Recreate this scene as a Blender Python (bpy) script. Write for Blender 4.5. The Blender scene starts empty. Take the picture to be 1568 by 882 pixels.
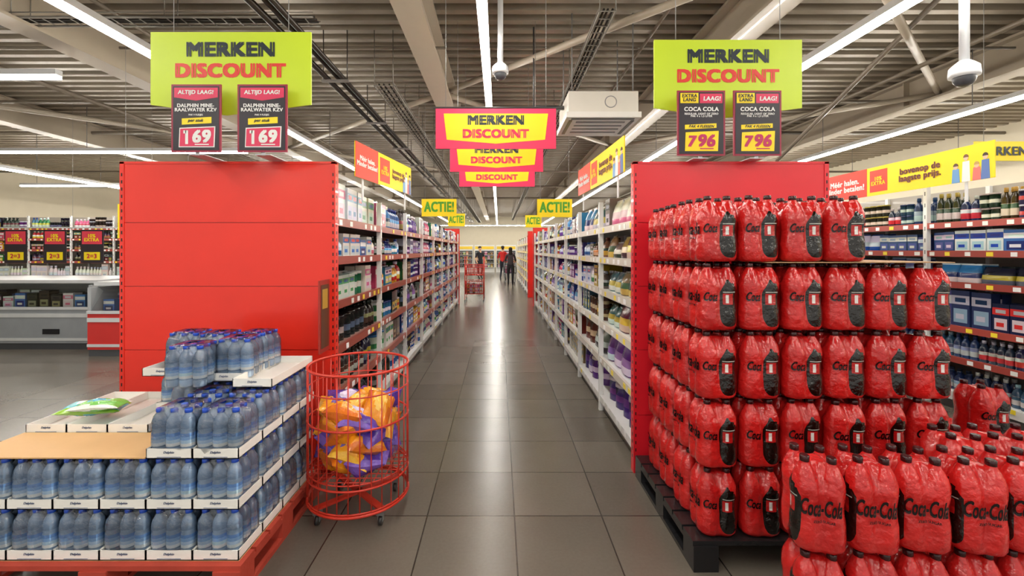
import bpy, math, random
import numpy as np
from mathutils import Vector, Matrix, Euler
random.seed(7)
S=bpy.context.scene
COL=S.collection
def lin(c):
    out=[]
    for v in c[:3]:
        v=v/255.0
        out.append(v/12.92 if v<=.04045 else ((v+.055)/1.055)**2.4)
    return (out[0],out[1],out[2])
# ------------------------------------------------------------ materials
class NT:
    def __init__(s,mat):
        mat.use_nodes=True; s.t=mat.node_tree; s.n=s.t.nodes; s.l=s.t.links
        s.b=s.n.get('Principled BSDF'); s.out=s.n.get('Material Output')
    def m(s,op,a,b=None,c=None):
        n=s.n.new('ShaderNodeMath'); n.operation=op
        for i,x in enumerate((a,b,c)):
            if x is None: continue
            if isinstance(x,(int,float)): n.inputs[i].default_value=x
            else: s.l.new(x,n.inputs[i])
        return n.outputs[0]
    def mix(s,f,a,b,mode='MIX'):
        n=s.n.new('ShaderNodeMix'); n.data_type='RGBA'; n.blend_type=mode
        for i,x in ((0,f),(6,a),(7,b)):
            if isinstance(x,(int,float)): n.inputs[i].default_value=x
            elif isinstance(x,tuple): n.inputs[i].default_value=(x[0],x[1],x[2],1)
            else: s.l.new(x,n.inputs[i])
        return n.outputs[2]
    def noise(s,vec,scale,detail=3):
        n=s.n.new('ShaderNodeTexNoise'); n.inputs['Scale'].default_value=scale; n.inputs['Detail'].default_value=detail
        if vec is not None: s.l.new(vec,n.inputs['Vector'])
        return n.outputs[0]
    def coord(s,k='Object'):
        return s.n.new('ShaderNodeTexCoord').outputs[k]
    def bump(s,h,strength=.3,dist=.01):
        n=s.n.new('ShaderNodeBump'); n.inputs['Strength'].default_value=strength; n.inputs['Distance'].default_value=dist
        s.l.new(h,n.inputs['Height']); s.l.new(n.outputs[0],s.b.inputs['Normal'])
def vcmat(name,rough=.5,metal=0,noise=.12,bumpS=0,bscale=30,coat=0,trans=0,spec=.5):
    m=bpy.data.materials.new(name); t=NT(m)
    a=t.n.new('ShaderNodeAttribute'); a.attribute_name='Col'
    nz=t.noise(t.coord(),6)
    f=t.m('MULTIPLY_ADD',nz,noise*2,1-noise)
    cc=t.n.new('ShaderNodeCombineColor')
    for i in range(3): t.l.new(f,cc.inputs[i])
    c=t.mix(1.0,a.outputs['Color'],cc.outputs[0],'MULTIPLY')
    t.l.new(c,t.b.inputs['Base Color'])
    t.b.inputs['Roughness'].default_value=rough; t.b.inputs['Metallic'].default_value=metal
    t.b.inputs['Coat Weight'].default_value=coat; t.b.inputs['Transmission Weight'].default_value=trans
    t.b.inputs['Specular IOR Level'].default_value=spec
    if bumpS>0:
        t.bump(t.noise(t.coord(),bscale,4),bumpS)
    return m
M_PAINT=vcmat('painted_metal',.32,0,.05,coat=.15)
M_PLAST=vcmat('glossy_plastic',.22,0,.06,.08,18)
M_CARD=vcmat('printed_card',.6,0,.08,.05,60)
M_SIGN=vcmat('sign_print',.45,0,.03)
M_WRAP=vcmat('crinkled_film',.16,0,.15,.9,30,coat=.4)
M_STEEL=vcmat('galvanised_steel',.38,.55,.12)
M_CLOTH=vcmat('cloth',.8,0,.15,.2,80)
M_WOOD=vcmat('pallet_wood',.75,0,.25,.4,25)
M_WATER=vcmat('bottle_pet',.08,0,.05,.1,60,coat=.3)
def emat(name,col,st):
    m=bpy.data.materials.new(name); t=NT(m)
    t.b.inputs['Base Color'].default_value=(1,1,1,1)
    t.b.inputs['Emission Color'].default_value=(*col,1); t.b.inputs['Emission Strength'].default_value=st
    return m
M_LED=emat('led_tube',(1,.955,.87),47)
def glassmat():
    m=bpy.data.materials.new('cabinet_glass'); t=NT(m)
    tr=t.n.new('ShaderNodeBsdfTransparent'); tr.inputs[0].default_value=(.9,.95,.95,1)
    gl=t.n.new('ShaderNodeBsdfGlossy'); gl.inputs['Roughness'].default_value=.05
    mx=t.n.new('ShaderNodeMixShader'); mx.inputs[0].default_value=.18
    t.l.new(tr.outputs[0],mx.inputs[1]); t.l.new(gl.outputs[0],mx.inputs[2]); t.l.new(mx.outputs[0],t.out.inputs[0])
    return m
M_GLASS=glassmat()
def filmmat():
    m=bpy.data.materials.new('clear_film'); t=NT(m)
    tr=t.n.new('ShaderNodeBsdfTransparent'); tr.inputs[0].default_value=(.97,.985,1,1)
    gl=t.n.new('ShaderNodeBsdfGlossy'); gl.inputs['Roughness'].default_value=.14
    n=t.noise(t.coord(),38,3); b=t.n.new('ShaderNodeBump'); b.inputs['Strength'].default_value=1; b.inputs['Distance'].default_value=.012; t.l.new(n,b.inputs['Height']); t.l.new(b.outputs[0],gl.inputs['Normal'])
    fr=t.n.new('ShaderNodeFresnel'); fr.inputs[0].default_value=1.45; t.l.new(b.outputs[0],fr.inputs['Normal'])
    mx=t.n.new('ShaderNodeMixShader'); t.l.new(t.m('MULTIPLY_ADD',fr.outputs[0],1.1,.06),mx.inputs[0])
    t.l.new(tr.outputs[0],mx.inputs[1]); t.l.new(gl.outputs[0],mx.inputs[2]); t.l.new(mx.outputs[0],t.out.inputs[0])
    return m
M_FILM=filmmat()
def cokewrap():
    m=bpy.data.materials.new('red_shrink_wrap'); t=NT(m)
    uv=t.n.new('ShaderNodeUVMap'); uv.uv_map='UVMap'
    sp=t.n.new('ShaderNodeSeparateXYZ'); t.l.new(uv.outputs[0],sp.inputs[0]); u,v=sp.outputs[0],sp.outputs[1]
    nz=t.noise(t.coord(),9,3)
    uw=t.m('ADD',u,t.m('MULTIPLY_ADD',nz,.08,-.04))
    # bottle-shaped opening: narrower towards the neck
    hw=t.m('SUBTRACT',.225,t.m('MULTIPLY',t.m('MAXIMUM',t.m('SUBTRACT',v,.56),0.0),.75))
    ex=t.m('POWER',t.m('ABSOLUTE',t.m('DIVIDE',t.m('SUBTRACT',uw,.715),hw)),3.0)
    ez=t.m('POWER',t.m('ABSOLUTE',t.m('DIVIDE',t.m('SUBTRACT',v,.43),.37)),4.0)
    win=t.m('LESS_THAN',t.m('ADD',ex,ez),1.0)
    def band(x,a,b): return t.m('MULTIPLY',t.m('GREATER_THAN',x,a),t.m('LESS_THAN',x,b))
    lab=t.m('MULTIPLY',band(v,.38,.54),band(u,.56,.80))
    blk=t.mix(lab,(.005,.003,.002),(.45,.010,.010))
    wht=t.m('MULTIPLY',band(u,.62,.69),band(v,.40,.52))
    blk=t.mix(wht,blk,(.72,.70,.67))
    bl2=t.m('MULTIPLY',band(v,.555,.568),band(u,.56,.86))
    blk=t.mix(bl2,blk,(.45,.44,.40))
    n2=t.noise(t.coord(),5,2)
    red=t.mix(n2,(.34,.004,.006),(.74,.022,.018))
    c=t.mix(win,red,blk)
    t.l.new(c,t.b.inputs['Base Color'])
    t.l.new(t.m('MULTIPLY_ADD',win,-.06,.16),t.b.inputs['Roughness'])
    t.b.inputs['Coat Weight'].default_value=.4; t.b.inputs['Coat Roughness'].default_value=.07
    t.bump(t.noise(t.coord(),28,3),.8,.015)
    return m
M_COKE=cokewrap()
def floormat():
    m=bpy.data.materials.new('grey_floor_tiles'); t=NT(m)
    g=t.n.new('ShaderNodeNewGeometry'); sp=t.n.new('ShaderNodeSeparateXYZ'); t.l.new(g.outputs['Position'],sp.inputs[0])
    sx=t.m('DIVIDE',t.m('ADD',sp.outputs[0],50.5-.09),.505); sy=t.m('DIVIDE',t.m('ADD',sp.outputs[1],50.5-.06),.505)
    fx,fy=t.m('FRACT',sx),t.m('FRACT',sy)
    ax=t.m('ABSOLUTE',t.m('SUBTRACT',fx,.5)); ay=t.m('ABSOLUTE',t.m('SUBTRACT',fy,.5))
    gr=t.m('GREATER_THAN',t.m('MAXIMUM',ax,ay),.4925)
    cb=t.n.new('ShaderNodeCombineXYZ'); t.l.new(t.m('FLOOR',sx),cb.inputs[0]); t.l.new(t.m('FLOOR',sy),cb.inputs[1])
    wn=t.n.new('ShaderNodeTexWhiteNoise'); wn.noise_dimensions='2D'; t.l.new(cb.outputs[0],wn.inputs[0])
    n1=t.noise(g.outputs['Position'],2.5,5); n2=t.noise(g.outputs['Position'],60,2)
    k=t.m('ADD',t.m('MULTIPLY',wn.outputs[0],.34),t.m('ADD',t.m('MULTIPLY',n1,.40),t.m('MULTIPLY',n2,.25)))
    c=t.mix(k,(.088,.075,.060),(.195,.170,.140))
    c=t.mix(gr,c,(.03,.025,.02))
    t.l.new(c,t.b.inputs['Base Color'])
    t.l.new(t.m('MULTIPLY_ADD',n2,.06,.22),t.b.inputs['Roughness'])
    t.bump(t.m('SUBTRACT',t.m('MULTIPLY',n2,.06),gr),.2,.003)
    return m
def simple(name,c1,c2,rough,metal=0,scale=3):
    m=bpy.data.materials.new(name); t=NT(m)
    t.l.new(t.mix(t.noise(t.coord(),scale,4),c1,c2),t.b.inputs['Base Color'])
    t.b.inputs['Roughness'].default_value=rough; t.b.inputs['Metallic'].default_value=metal
    return m
# ------------------------------------------------------------ mesh builder
BOXV=np.array([[-.5,-.5,-.5],[.5,-.5,-.5],[.5,.5,-.5],[-.5,.5,-.5],[-.5,-.5,.5],[.5,-.5,.5],[.5,.5,.5],[-.5,.5,.5]])
BOXF=[(0,3,2,1),(4,5,6,7),(0,1,5,4),(1,2,6,5),(2,3,7,6),(3,0,4,7)]
class MB:
    def __init__(s):
        s.V=[];s.n=0;s.F=[];s.m=[];s.c=[];s.s=[];s.uv=[]
    def add(s,V,F,col,mat=0,smooth=False,uv=None):
        V=np.asarray(V,float); o=s.n; s.V.append(V); s.n+=len(V)
        s.F.extend([tuple(i+o for i in f) for f in F])
        k=len(F)
        s.m.extend(mat if isinstance(mat,list) else [mat]*k)
        s.c.extend(col if isinstance(col,list) else [col]*k)
        s.s.extend(smooth if isinstance(smooth,list) else [smooth]*k)
        nl=sum(len(f) for f in F)
        s.uv.append(np.zeros((nl,2)) if uv is None else uv)
    def box(s,x0,x1,y0,y1,z0,z1,col,mat=0,R=None):
        V=BOXV*np.array([x1-x0,y1-y0,z1-z0])
        if R is not None: V=V@R.T
        V=V+np.array([(x0+x1)/2,(y0+y1)/2,(z0+z1)/2])
        s.add(V,BOXF,col,mat)
    def tube(s,p0,p1,r,col,mat=0,n=6,r1=None):
        p0=np.array(p0,float);p1=np.array(p1,float);d=p1-p0;L=np.linalg.norm(d)
        if L<1e-6:return
        d/=L; a=np.array([0,0,1.]) if abs(d[2])<.9 else np.array([1.,0,0])
        u=np.cross(d,a);u/=np.linalg.norm(u);w=np.cross(d,u)
        r1=r if r1 is None else r1
        V=[]
        for q,rr in((p0,r),(p1,r1)):
            for i in range(n):
                t=2*math.pi*i/n; V.append(q+rr*(math.cos(t)*u+math.sin(t)*w))
        F=[(i,(i+1)%n,n+(i+1)%n,n+i) for i in range(n)]+[tuple(range(n))[::-1],tuple(range(n,2*n))]
        s.add(V,F,col,mat,[True]*n+[False]*2)
    def path(s,pts,r,col,mat=0,n=6,closed=False):
        for a,b in zip(pts[:-1],pts[1:]): s.tube(a,b,r,col,mat,n)
        if closed: s.tube(pts[-1],pts[0],r,col,mat,n)
    def ring(s,c,R,r,col,mat=0,N=32,n=6,axis=2):
        V=[];F=[]
        for i in range(N):
            t=2*math.pi*i/N
            for j in range(n):
                q=2*math.pi*j/n; rr=R+r*math.cos(q); p=[rr*math.cos(t),rr*math.sin(t),r*math.sin(q)]
                if axis==0:p=[p[2],p[0],p[1]]
                if axis==1:p=[p[0],p[2],p[1]]
                V.append([p[0]+c[0],p[1]+c[1],p[2]+c[2]])
        for i in range(N):
            for j in range(n):
                F.append((i*n+j,((i+1)%N)*n+j,((i+1)%N)*n+(j+1)%n,i*n+(j+1)%n))
        s.add(V,F,col,mat,True)
    def tpl(s,T,loc,scale=(1,1,1),rot=0,cols=None,R=None):
        V=T['V']*np.array(scale)
        if rot:
            c,q=math.cos(rot),math.sin(rot); V=V@np.array([[c,q,0],[-q,c,0],[0,0,1]])
        if R is not None: V=V@R.T
        V=V+np.array(loc)
        sl=T['slot']
        col=[cols[k] for k in sl] if cols is not None else T['col']
        s.add(V,T['F'],col,T['mat'],T['sm'],T.get('uv'))
    def text(s,body,cx,cz,w,h,col,y=0,mat=0,shear=0,bold=.02,fit=True):
        V,F=textgeo(body,shear,bold)
        lo=V.min(0);hi=V.max(0);sz=hi-lo
        k=min(w/sz[0],h/sz[1]) if fit else None
        kx,kz=(k,k) if fit else (w/sz[0],h/sz[1])
        P=np.zeros((len(V),3)); P[:,0]=(V[:,0]-lo[0]-sz[0]/2)*kx+cx; P[:,2]=(V[:,1]-lo[1]-sz[1]/2)*kz+cz; P[:,1]=y-V[:,2]*.0004
        s.add(P,F,col,mat)
    def build(s,name,mats,parent=None,loc=(0,0,0),rot=0,uv=False):
        V=np.concatenate(s.V); me=bpy.data.meshes.new(name)
        me.from_pydata(V.tolist(),[],s.F)
        for m in mats: me.materials.append(m)
        me.polygons.foreach_set('material_index',np.array(s.m,dtype=np.int32))
        me.polygons.foreach_set('use_smooth',np.array(s.s,dtype=bool))
        ln=np.array([len(f) for f in s.F])
        c=np.ones((len(s.F),4)); c[:,:3]=np.array(s.c)
        a=me.color_attributes.new('Col','FLOAT_COLOR','CORNER')
        a.data.foreach_set('color',np.repeat(c,ln,axis=0).ravel())
        if uv:
            ul=me.uv_layers.new(name='UVMap'); ul.data.foreach_set('uv',np.concatenate(s.uv).ravel())
        me.update()
        o=bpy.data.objects.new(name,me); COL.objects.link(o)
        o.location=loc; o.rotation_euler=(0,0,rot)
        if parent: o.parent=parent
        return o
def empty(name,loc=(0,0,0),rot=0):
    e=bpy.data.objects.new(name,None); COL.objects.link(e); e.empty_display_size=.2
    e.location=loc; e.rotation_euler=(0,0,rot); return e
_tc={}
def textgeo(body,shear=0,bold=.02):
    k=(body,shear,bold)
    if k in _tc: return _tc[k]
    cu=bpy.data.curves.new('t','FONT'); cu.body=body; cu.shear=shear; cu.resolution_u=3; cu.align_x='CENTER'; cu.space_line=.85
    cu.space_character=1+bold*1.6
    o=bpy.data.objects.new('t',cu); COL.objects.link(o)
    dg=bpy.context.evaluated_depsgraph_get(); me=bpy.data.meshes.new_from_object(o.evaluated_get(dg))
    V0=np.array([v.co[:2] for v in me.vertices]); F0=[tuple(p.vertices) for p in me.polygons]
    bpy.data.objects.remove(o); bpy.data.curves.remove(cu); bpy.data.meshes.remove(me)
    V=[];F=[]
    sh=((-1,-.6),(1,-.6),(1,.6),(-1,.6)) if bold>0 else ((0,0),)
    for q,(dx,dy) in enumerate(sh):
        n=sum(len(a) for a in V); W=np.zeros((len(V0),3)); W[:,:2]=V0+np.array([dx*bold,dy*bold]); W[:,2]=q
        V.append(W); F+=[tuple(i+n for i in f) for f in F0]
    _tc[k]=(np.concatenate(V),F); return _tc[k]
# templates ---------------------------------------------------
def lathe_t(prof,slots,n=10,mat=0,sm=True):
    V=[];F=[];sl=[]
    for r,z in prof:
        for i in range(n):
            t=2*math.pi*(i+.5)/n; V.append([r*math.cos(t),r*math.sin(t),z])
    for k in range(len(prof)-1):
        for i in range(n):
            F.append((k*n+i,k*n+(i+1)%n,(k+1)*n+(i+1)%n,(k+1)*n+i)); sl.append(slots[k])
    F.append(tuple(range((len(prof)-1)*n,len(prof)*n))); sl.append(slots[-1])
    return dict(V=np.array(V),F=F,slot=sl,mat=[mat]*len(F),sm=[sm]*(len(F)-1)+[False])
# slots 0 body 1 label 2 cap 3 accent
T_BOT=lathe_t([(.46,0),(.5,.03),(.5,.14),(.515,.15),(.515,.36),(.515,.5),(.5,.51),(.5,.62),(.36,.75),(.19,.82),(.19,.86),(.23,.87),(.23,.99),(.2,1)],
              [0,0,0,1,3,1,0,0,0,0,2,2,2],10)
T_CAN=lathe_t([(.48,0),(.5,.03),(.5,.3),(.5,.55),(.5,.88),(.52,.885),(.52,.99),(.48,1)],[0,0,1,0,2,2,2],10)
T_TRIG=lathe_t([(.45,0),(.5,.05),(.5,.25),(.5,.5),(.42,.62),(.3,.72),(.13,.78),(.13,.86),(.3,.87),(.3,.94),(.14,1)],[0,0,1,0,0,0,2,2,2,2],8)
def boxT():
    V=list(BOXV+np.array([0,0,.5])); F=list(BOXF); sl=[0]*6
    def q(x0,x1,z0,z1,s,y=-.503):
        o=len(V); V.extend([np.array([x0,y,z0]),np.array([x1,y,z0]),np.array([x1,y,z1]),np.array([x0,y,z1])]); F.append((o,o+1,o+2,o+3)); sl.append(s)
    q(-.5,.5,.62,.86,1); q(-.38,.38,.12,.5,3,-.504); q(-.3,.3,.68,.8,2,-.506); q(-.26,.2,.22,.36,1,-.507)
    return dict(V=np.array(V),F=F,slot=sl,mat=[0]*len(F),sm=[False]*len(F))
T_BOX=boxT()
def pouchT():
    n=12;V=[];F=[];sl=[]
    prof=[(0,.40,.42),(.06,.5,.5),(.3,.52,.5),(.55,.52,.42),(.8,.5,.24),(.93,.48,.06),(1,.48,.02)]
    for z,wx,wy in prof:
        for i in range(n):
            t=2*math.pi*(i+.5)/n; c,s=math.cos(t),math.sin(t); r=1/((abs(c)**3+abs(s)**3)**(1/3))
            V.append([wx*r*c,wy*r*s,z])
    ss=[0,1,3,0,0,2]
    for k in range(6):
        for i in range(n):
            F.append((k*n+i,k*n+(i+1)%n,(k+1)*n+(i+1)%n,(k+1)*n+i)); sl.append(ss[k])
    return dict(V=np.array(V),F=F,slot=sl,mat=[0]*len(F),sm=[True]*len(F))
T_POUCH=pouchT()
C=lambda *a:lin(a)
WHITE=C(235,235,232)
# ------------------------------------------------------------ room
mb=MB(); mb.add([[-17,-4,0],[12,-4,0],[12,40,0],[-17,40,0]],[(0,1,2,3)],WHITE); mb.build('floor',[floormat()])
CZ=4.5
mb=MB(); V=[];F=[]; y=-4.0; pitch=.25
prof=[]
while y<40:
    prof+= [(y,CZ),(y+.10,CZ),(y+.13,CZ+.14),(y+.22,CZ+.14)]; y+=pitch
for (a,b) in prof: V+=[[-17,a,b],[12,a,b]]
for i in range(len(prof)-1): F.append((2*i,2*i+2,2*i+3,2*i+1))
mb.add(V,F,C(150,142,134)); CEIL=mb.build('ceiling',[simple('roof_deck',(.27,.23,.18),(.40,.35,.28),.32,.55)])
wallm=simple('cream_wall',(.64,.57,.43),(.70,.63,.48),.7)
def wall(name,x0,x1,y0,y1,z1=4.7):
    mb=MB(); mb.box(x0,x1,y0,y1,0,z1,WHITE); mb.build(name,[wallm])
wall('wall_back',-17.2,12.2,40,40.2); wall('wall_left',-17.2,-17,-4,40); wall('wall_right',12,12.2,-4,40)
# beams
for bx in(-9.6,-5.3,-.93,2.85,7.2):
    mb=MB(); c=C(168,156,138)
    mb.box(bx-.15,bx+.15,-4,39.98,4.0,4.035,c); mb.box(bx-.03,bx+.03,-4,39.98,4.03,4.47,c); mb.box(bx-.15,bx+.15,-4,39.98,4.46,4.495,c)
    for yy in np.arange(-3,40,3.6):
        mb.box(bx-.13,bx+.13,yy-.01,yy+.01,4.03,4.47,c)
    mb.build('ceiling_beam',[M_PAINT],CEIL)
mb=MB(); c=C(178,166,148)
for a,b in [((-.93,7.3,4.1),(2.85,3.6,4.1)),((-5.3,11.2,4.1),(-.93,7.3,4.1)),((2.85,3.6,4.1),(7.2,7.3,4.1)),((-.93,7.3,4.1),(2.85,11,4.1)),((-5.3,3.6,4.1),(-.93,-.1,4.1)),
            ((-5.3,11.2,4.1),(-.93,15,4.1)),((7.2,7.3,4.1),(2.85,11,4.1)),((-5.3,3.6,4.1),(-9.6,7.3,4.1)),((-5.3,11.2,4.1),(-9.6,7.3,4.1))]:
    mb.tube(a,b,.045,c,0,10)
mb.build('roof_bracing',[M_PAINT],CEIL)
mb=MB(); dk=C(48,40,34)
for i,(dx,dz,r) in enumerate([(-.12,0,.035),(0,.03,.025),(.10,0,.03)]):
    mb.tube((-2.2+dx,-4,3.86+dz),(-2.2+dx,38,3.86+dz),r,dk,0,8)
for yy in np.arange(-2,38,2.0):
    mb.box(-2.38,-2.02,yy-.02,yy+.02,3.80,3.83,C(120,115,110)); mb.tube((-2.36,yy,3.82),(-2.36,yy,4.5),.007,dk); mb.tube((-2.04,yy,3.82),(-2.04,yy,4.5),.007,dk)
mb.build('conduit_pipes',[M_PAINT],CEIL)
def cabletray(pts0,pts1,w=.2,name='cable_tray'):
    mb=MB(); c=C(130,126,118); p0=np.array(pts0,float);p1=np.array(pts1,float);d=p1-p0;L=np.linalg.norm(d);d/=L;u=np.array([-d[1],d[0],0])
    for s_ in(-1,1):
        mb.tube(p0+u*s_*w/2,p1+u*s_*w/2,.012,c); mb.tube(p0+u*s_*w/2+np.array([0,0,.05]),p1+u*s_*w/2+np.array([0,0,.05]),.006,c)
    k=0
    while k<L:
        q=p0+d*k; mb.tube(q-u*w/2,q+u*w/2,.006,c)
        if int(k/.15)%12==0:
            mb.tube(q-u*w/2,q-u*w/2+np.array([0,0,4.5-q[2]]),.006,c); mb.tube(q+u*w/2,q+u*w/2+np.array([0,0,4.5-q[2]]),.006,c)
        k+=.15
    for j in(-.3,0,.25): mb.tube(p0+u*w*j+np.array([0,0,.02]),p1+u*w*j+np.array([0,0,.02]),.012,C(50,46,42))
    mb.build(name,[M_STEEL],CEIL)
cabletray((-9,4.9,4.05),(-2.0,4.9,4.05)); cabletray((1.1,4.5,3.95),(1.1,36,3.95),.16); cabletray((-1.55,6,3.75),(-1.55,36,3.75),.25)
cabletray((-9,4.1,4.2),(-.2,4.1,4.2),.14)
mb=MB()
for p0,p1,r in [((5.4,-3,3.9),(5.4,36,3.9),.03),((4.9,4.6,4.5),(4.55,7.3,3.0),.03),((1.95,-3,4.3),(1.95,36,4.3),.02),((-7,-3,4.1),(-7,36,4.1),.04),((-16.9,8,4.2),(11.9,8,4.2),.03),((-16.9,14,4.0),(11.9,14,4.0),.03),
                ((-4.4,-2,4.25),(-4.4,36,4.25),.025),((-16.9,6.2,4.35),(11.9,6.2,4.35),.02),((-16.9,10.5,4.3),(11.9,10.5,4.3),.04),((-16.9,18,4.1),(11.9,18,4.1),.04),((-16.9,22,4.1),(11.9,22,4.1),.05)]:
    mb.tube(p0,p1,r,C(115,104,90),0,8)
mb.build('service_pipes',[M_PAINT],CEIL)
# strip lights
def strip(x0,y0,x1,y1,z=3.55):
    mb=MB(); hw=.037
    if abs(x1-x0)<.01:
        mb.box(x0-.045,x0+.045,y0,y1,z+.025,z+.09,C(215,215,215),0); mb.box(x0-hw,x0+hw,y0,y1,z-.012,z+.025,WHITE,1)
        for yy in np.arange(y0+1,y1,3): mb.tube((x0,yy,z+.08),(x0,yy,4.49),.006,C(120,120,120))
    else:
        mb.box(x0,x1,y0-.045,y0+.045,z+.025,z+.09,C(215,215,215),0); mb.box(x0,x1,y0-hw,y0+hw,z-.012,z+.025,WHITE,1)
        for xx in np.arange(x0+.5,x1,2): mb.tube((xx,y0,z+.08),(xx,y0,4.49),.006,C(120,120,120))
    mb.build('strip_light',[M_PAINT,M_LED])
for x in(-3.6,-.14,3.35,6.9): strip(x,-3.5,x,36)
strip(10.3,-3,10.3,36)
strip(-9.5,5.2,-5.13,5.2); strip(-15,9.2,-5.2,9.2); strip(-15,14,-5.2,14); strip(-15,19,-5.2,19); strip(-15,26,-5.2,26)
strip(-11.4,10,-11.4,34,3.4); strip(-9.0,-3,-9.0,3.2)
strip(-5,37.6,6,37.6,3.6)  # extra crosswise strip, added to brighten the back wall
# ------------------------------------------------------------ shelves
PAL={
 'blue':[((30,70,150),(240,240,245),(20,40,110),(90,160,220)),((225,235,245),(40,90,180),(30,60,150),(190,215,240)),((60,130,200),(250,250,250),(255,255,255),(20,50,120))],
 'dark':[((28,26,30),(70,60,40),(15,15,18),(160,150,120)),((40,38,45),(180,180,185),(20,20,20),(120,20,40)),((22,30,50),(90,100,130),(15,15,15),(200,170,60)),((50,36,36),(200,190,180),(30,20,20),(90,60,40))],
 'white':[((238,238,235),(60,120,190),(230,60,60),(200,220,235)),((245,242,236),(230,120,160),(240,240,240),(250,220,230)),((235,238,240),(70,160,90),(40,110,170),(230,240,230))],
 'mix':[((190,50,45),(240,210,70),(240,240,240),(255,255,255)),((40,120,70),(235,235,220),(240,240,240),(230,220,80)),((230,180,50),(200,50,40),(240,240,240),(255,255,240)),((110,50,130),(230,220,240),(240,240,240),(220,180,230)),((50,130,170),(245,245,245),(20,60,140),(240,240,120)),((220,215,210),(190,50,100),(220,220,220),(250,200,220)),((210,90,130),(250,250,250),(240,240,240),(200,50,100)),((60,50,60),(190,160,90),(40,40,40),(150,40,60))],
 'purple':[((88,50,130),(230,225,240),(240,240,245),(150,110,190)),((70,45,120),(120,80,170),(230,230,230),(200,190,220))],
 'bag':[((150,120,70),(230,190,80),(90,60,40),(60,90,70)),((60,110,110),(220,225,220),(40,80,80),(200,180,90)),((120,118,115),(60,60,62),(180,180,180),(220,220,210)),((200,150,60),(90,50,60),(230,190,90),(250,240,200)),((90,50,40),(220,190,150),(60,40,30),(210,140,50)),((120,30,40),(220,200,180),(90,20,30),(230,210,90))],
 'beer':[((35,60,35),(220,210,190),(200,180,60),(180,40,40)),((50,38,25),(230,225,210),(190,160,60),(40,90,60)),((30,50,40),(230,230,230),(200,200,200),(60,120,70))],
 'milk':[((240,240,236),(225,230,235),(235,240,245),(230,235,240)),((242,240,234),(200,215,225),(220,230,240),(245,245,245))],
 'bluepack':[((40,60,110),(200,210,225),(30,50,100),(150,170,200)),((60,85,140),(230,235,240),(180,200,230),(90,110,160)),((35,45,80),(220,60,60),(200,200,210),(220,220,225))],
}
def pick(th):
    p=random.choice(PAL[random.choice(th)]); return [lin(tuple(min(255,max(0,(c+random.randint(-14,14))*.87)) for c in q)) for q in p]
def run(parent,L,nb,levels,H,D,rail,loc,rot,theme,kinds,postc=(232,232,230),rows=2,gap_w=(.07,.13),backc=(160,152,142),tagd=1.0,shelfc=None):
    fr=MB(); bw=L/nb; rc=C(*rail); pc=C(*postc); bc=C(*backc); sc=C(*(shelfc or postc))
    fr.box(0,L,.04,D,0,.09,C(90,88,86)); fr.box(0,L,0,D,.09,levels[0],pc)
    fr.box(0,L,D-.03,D,0,H,bc)
    for i in range(nb+1):
        x=i*bw; fr.box(x-.02,x+.02,-.006,.035,0,H,pc); fr.box(x-.02,x+.02,D-.06,D-.03,0,H,pc)
        for z in np.arange(.3,H,.12): fr.box(x-.004,x+.004,-.0075,-.006,z,z+.04,C(90,90,90))
    for lv in levels[1:]:
        fr.box(0,L,.02,D-.03,lv-.022,lv,sc)
        for i in range(nb): fr.box(i*bw+.02,(i+1)*bw-.02,-.004,.02,lv-.045,lv+.015,rc)
    for lv in levels:
        for i in range(nb):
            x=i*bw+.05
            while x<(i+1)*bw-.08:
                w=random.uniform(.045,.06)
                if random.random()<tagd: fr.box(x,x+w,-.007,-.004,lv-.036,lv+.002,C(*random.choice([(250,250,250),(250,250,250),(250,225,60),(240,240,235)])))
                x+=w+random.uniform(.05,.16)
    fr.build('shelf_frame',[M_PAINT],parent,loc,rot)
    pr=MB()
    for li,lv in enumerate(levels):
        clear=(levels[li+1]-lv-.05) if li+1<len(levels) else .32
        for i in range(nb):
            x=i*bw+.03; end=(i+1)*bw-.03
            th=theme(i,li); kd=kinds(i,li)
            while x<end-.06:
                k=random.choice(kd); cols=pick(th)
                if k=='box': w=random.uniform(.10,.2); d=random.uniform(.08,.14)
                elif k=='pouch': w=random.uniform(.16,.28); d=.14
                elif k=='tub': w=random.uniform(.2,.26); d=w
                else: w=random.uniform(*gap_w); d=w
                h=clear*random.uniform(.66,.97)
                if k in('can',): h=min(h,w*1.6)
                n=random.choice([2,3,3,4]) if w<.15 else random.choice([1,2])
                T={'box':T_BOX,'pouch':T_POUCH,'tub':T_CAN,'bot':T_BOT,'can':T_CAN,'trig':T_TRIG}[k]
                for _ in range(n):
                    if x+w>end: break
                    for r in range(rows):
                        jy=random.uniform(0,.02)
                        pr.tpl(T,(x+w/2,.045+d/2+jy+r*(d+.005),lv),(w*.95,d*.95,h*random.uniform(.97,1)),0,cols)
                    if k=='can' and h*2<clear:
                        pr.tpl(T,(x+w/2,.045+d/2,lv+h),(w*.95,d*.95,h),0,cols)
                    x+=w
                x+=.004
                if x+.06>=end: break
    pr.build('shelf_products',[M_PLAST],parent,loc,rot)
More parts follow.
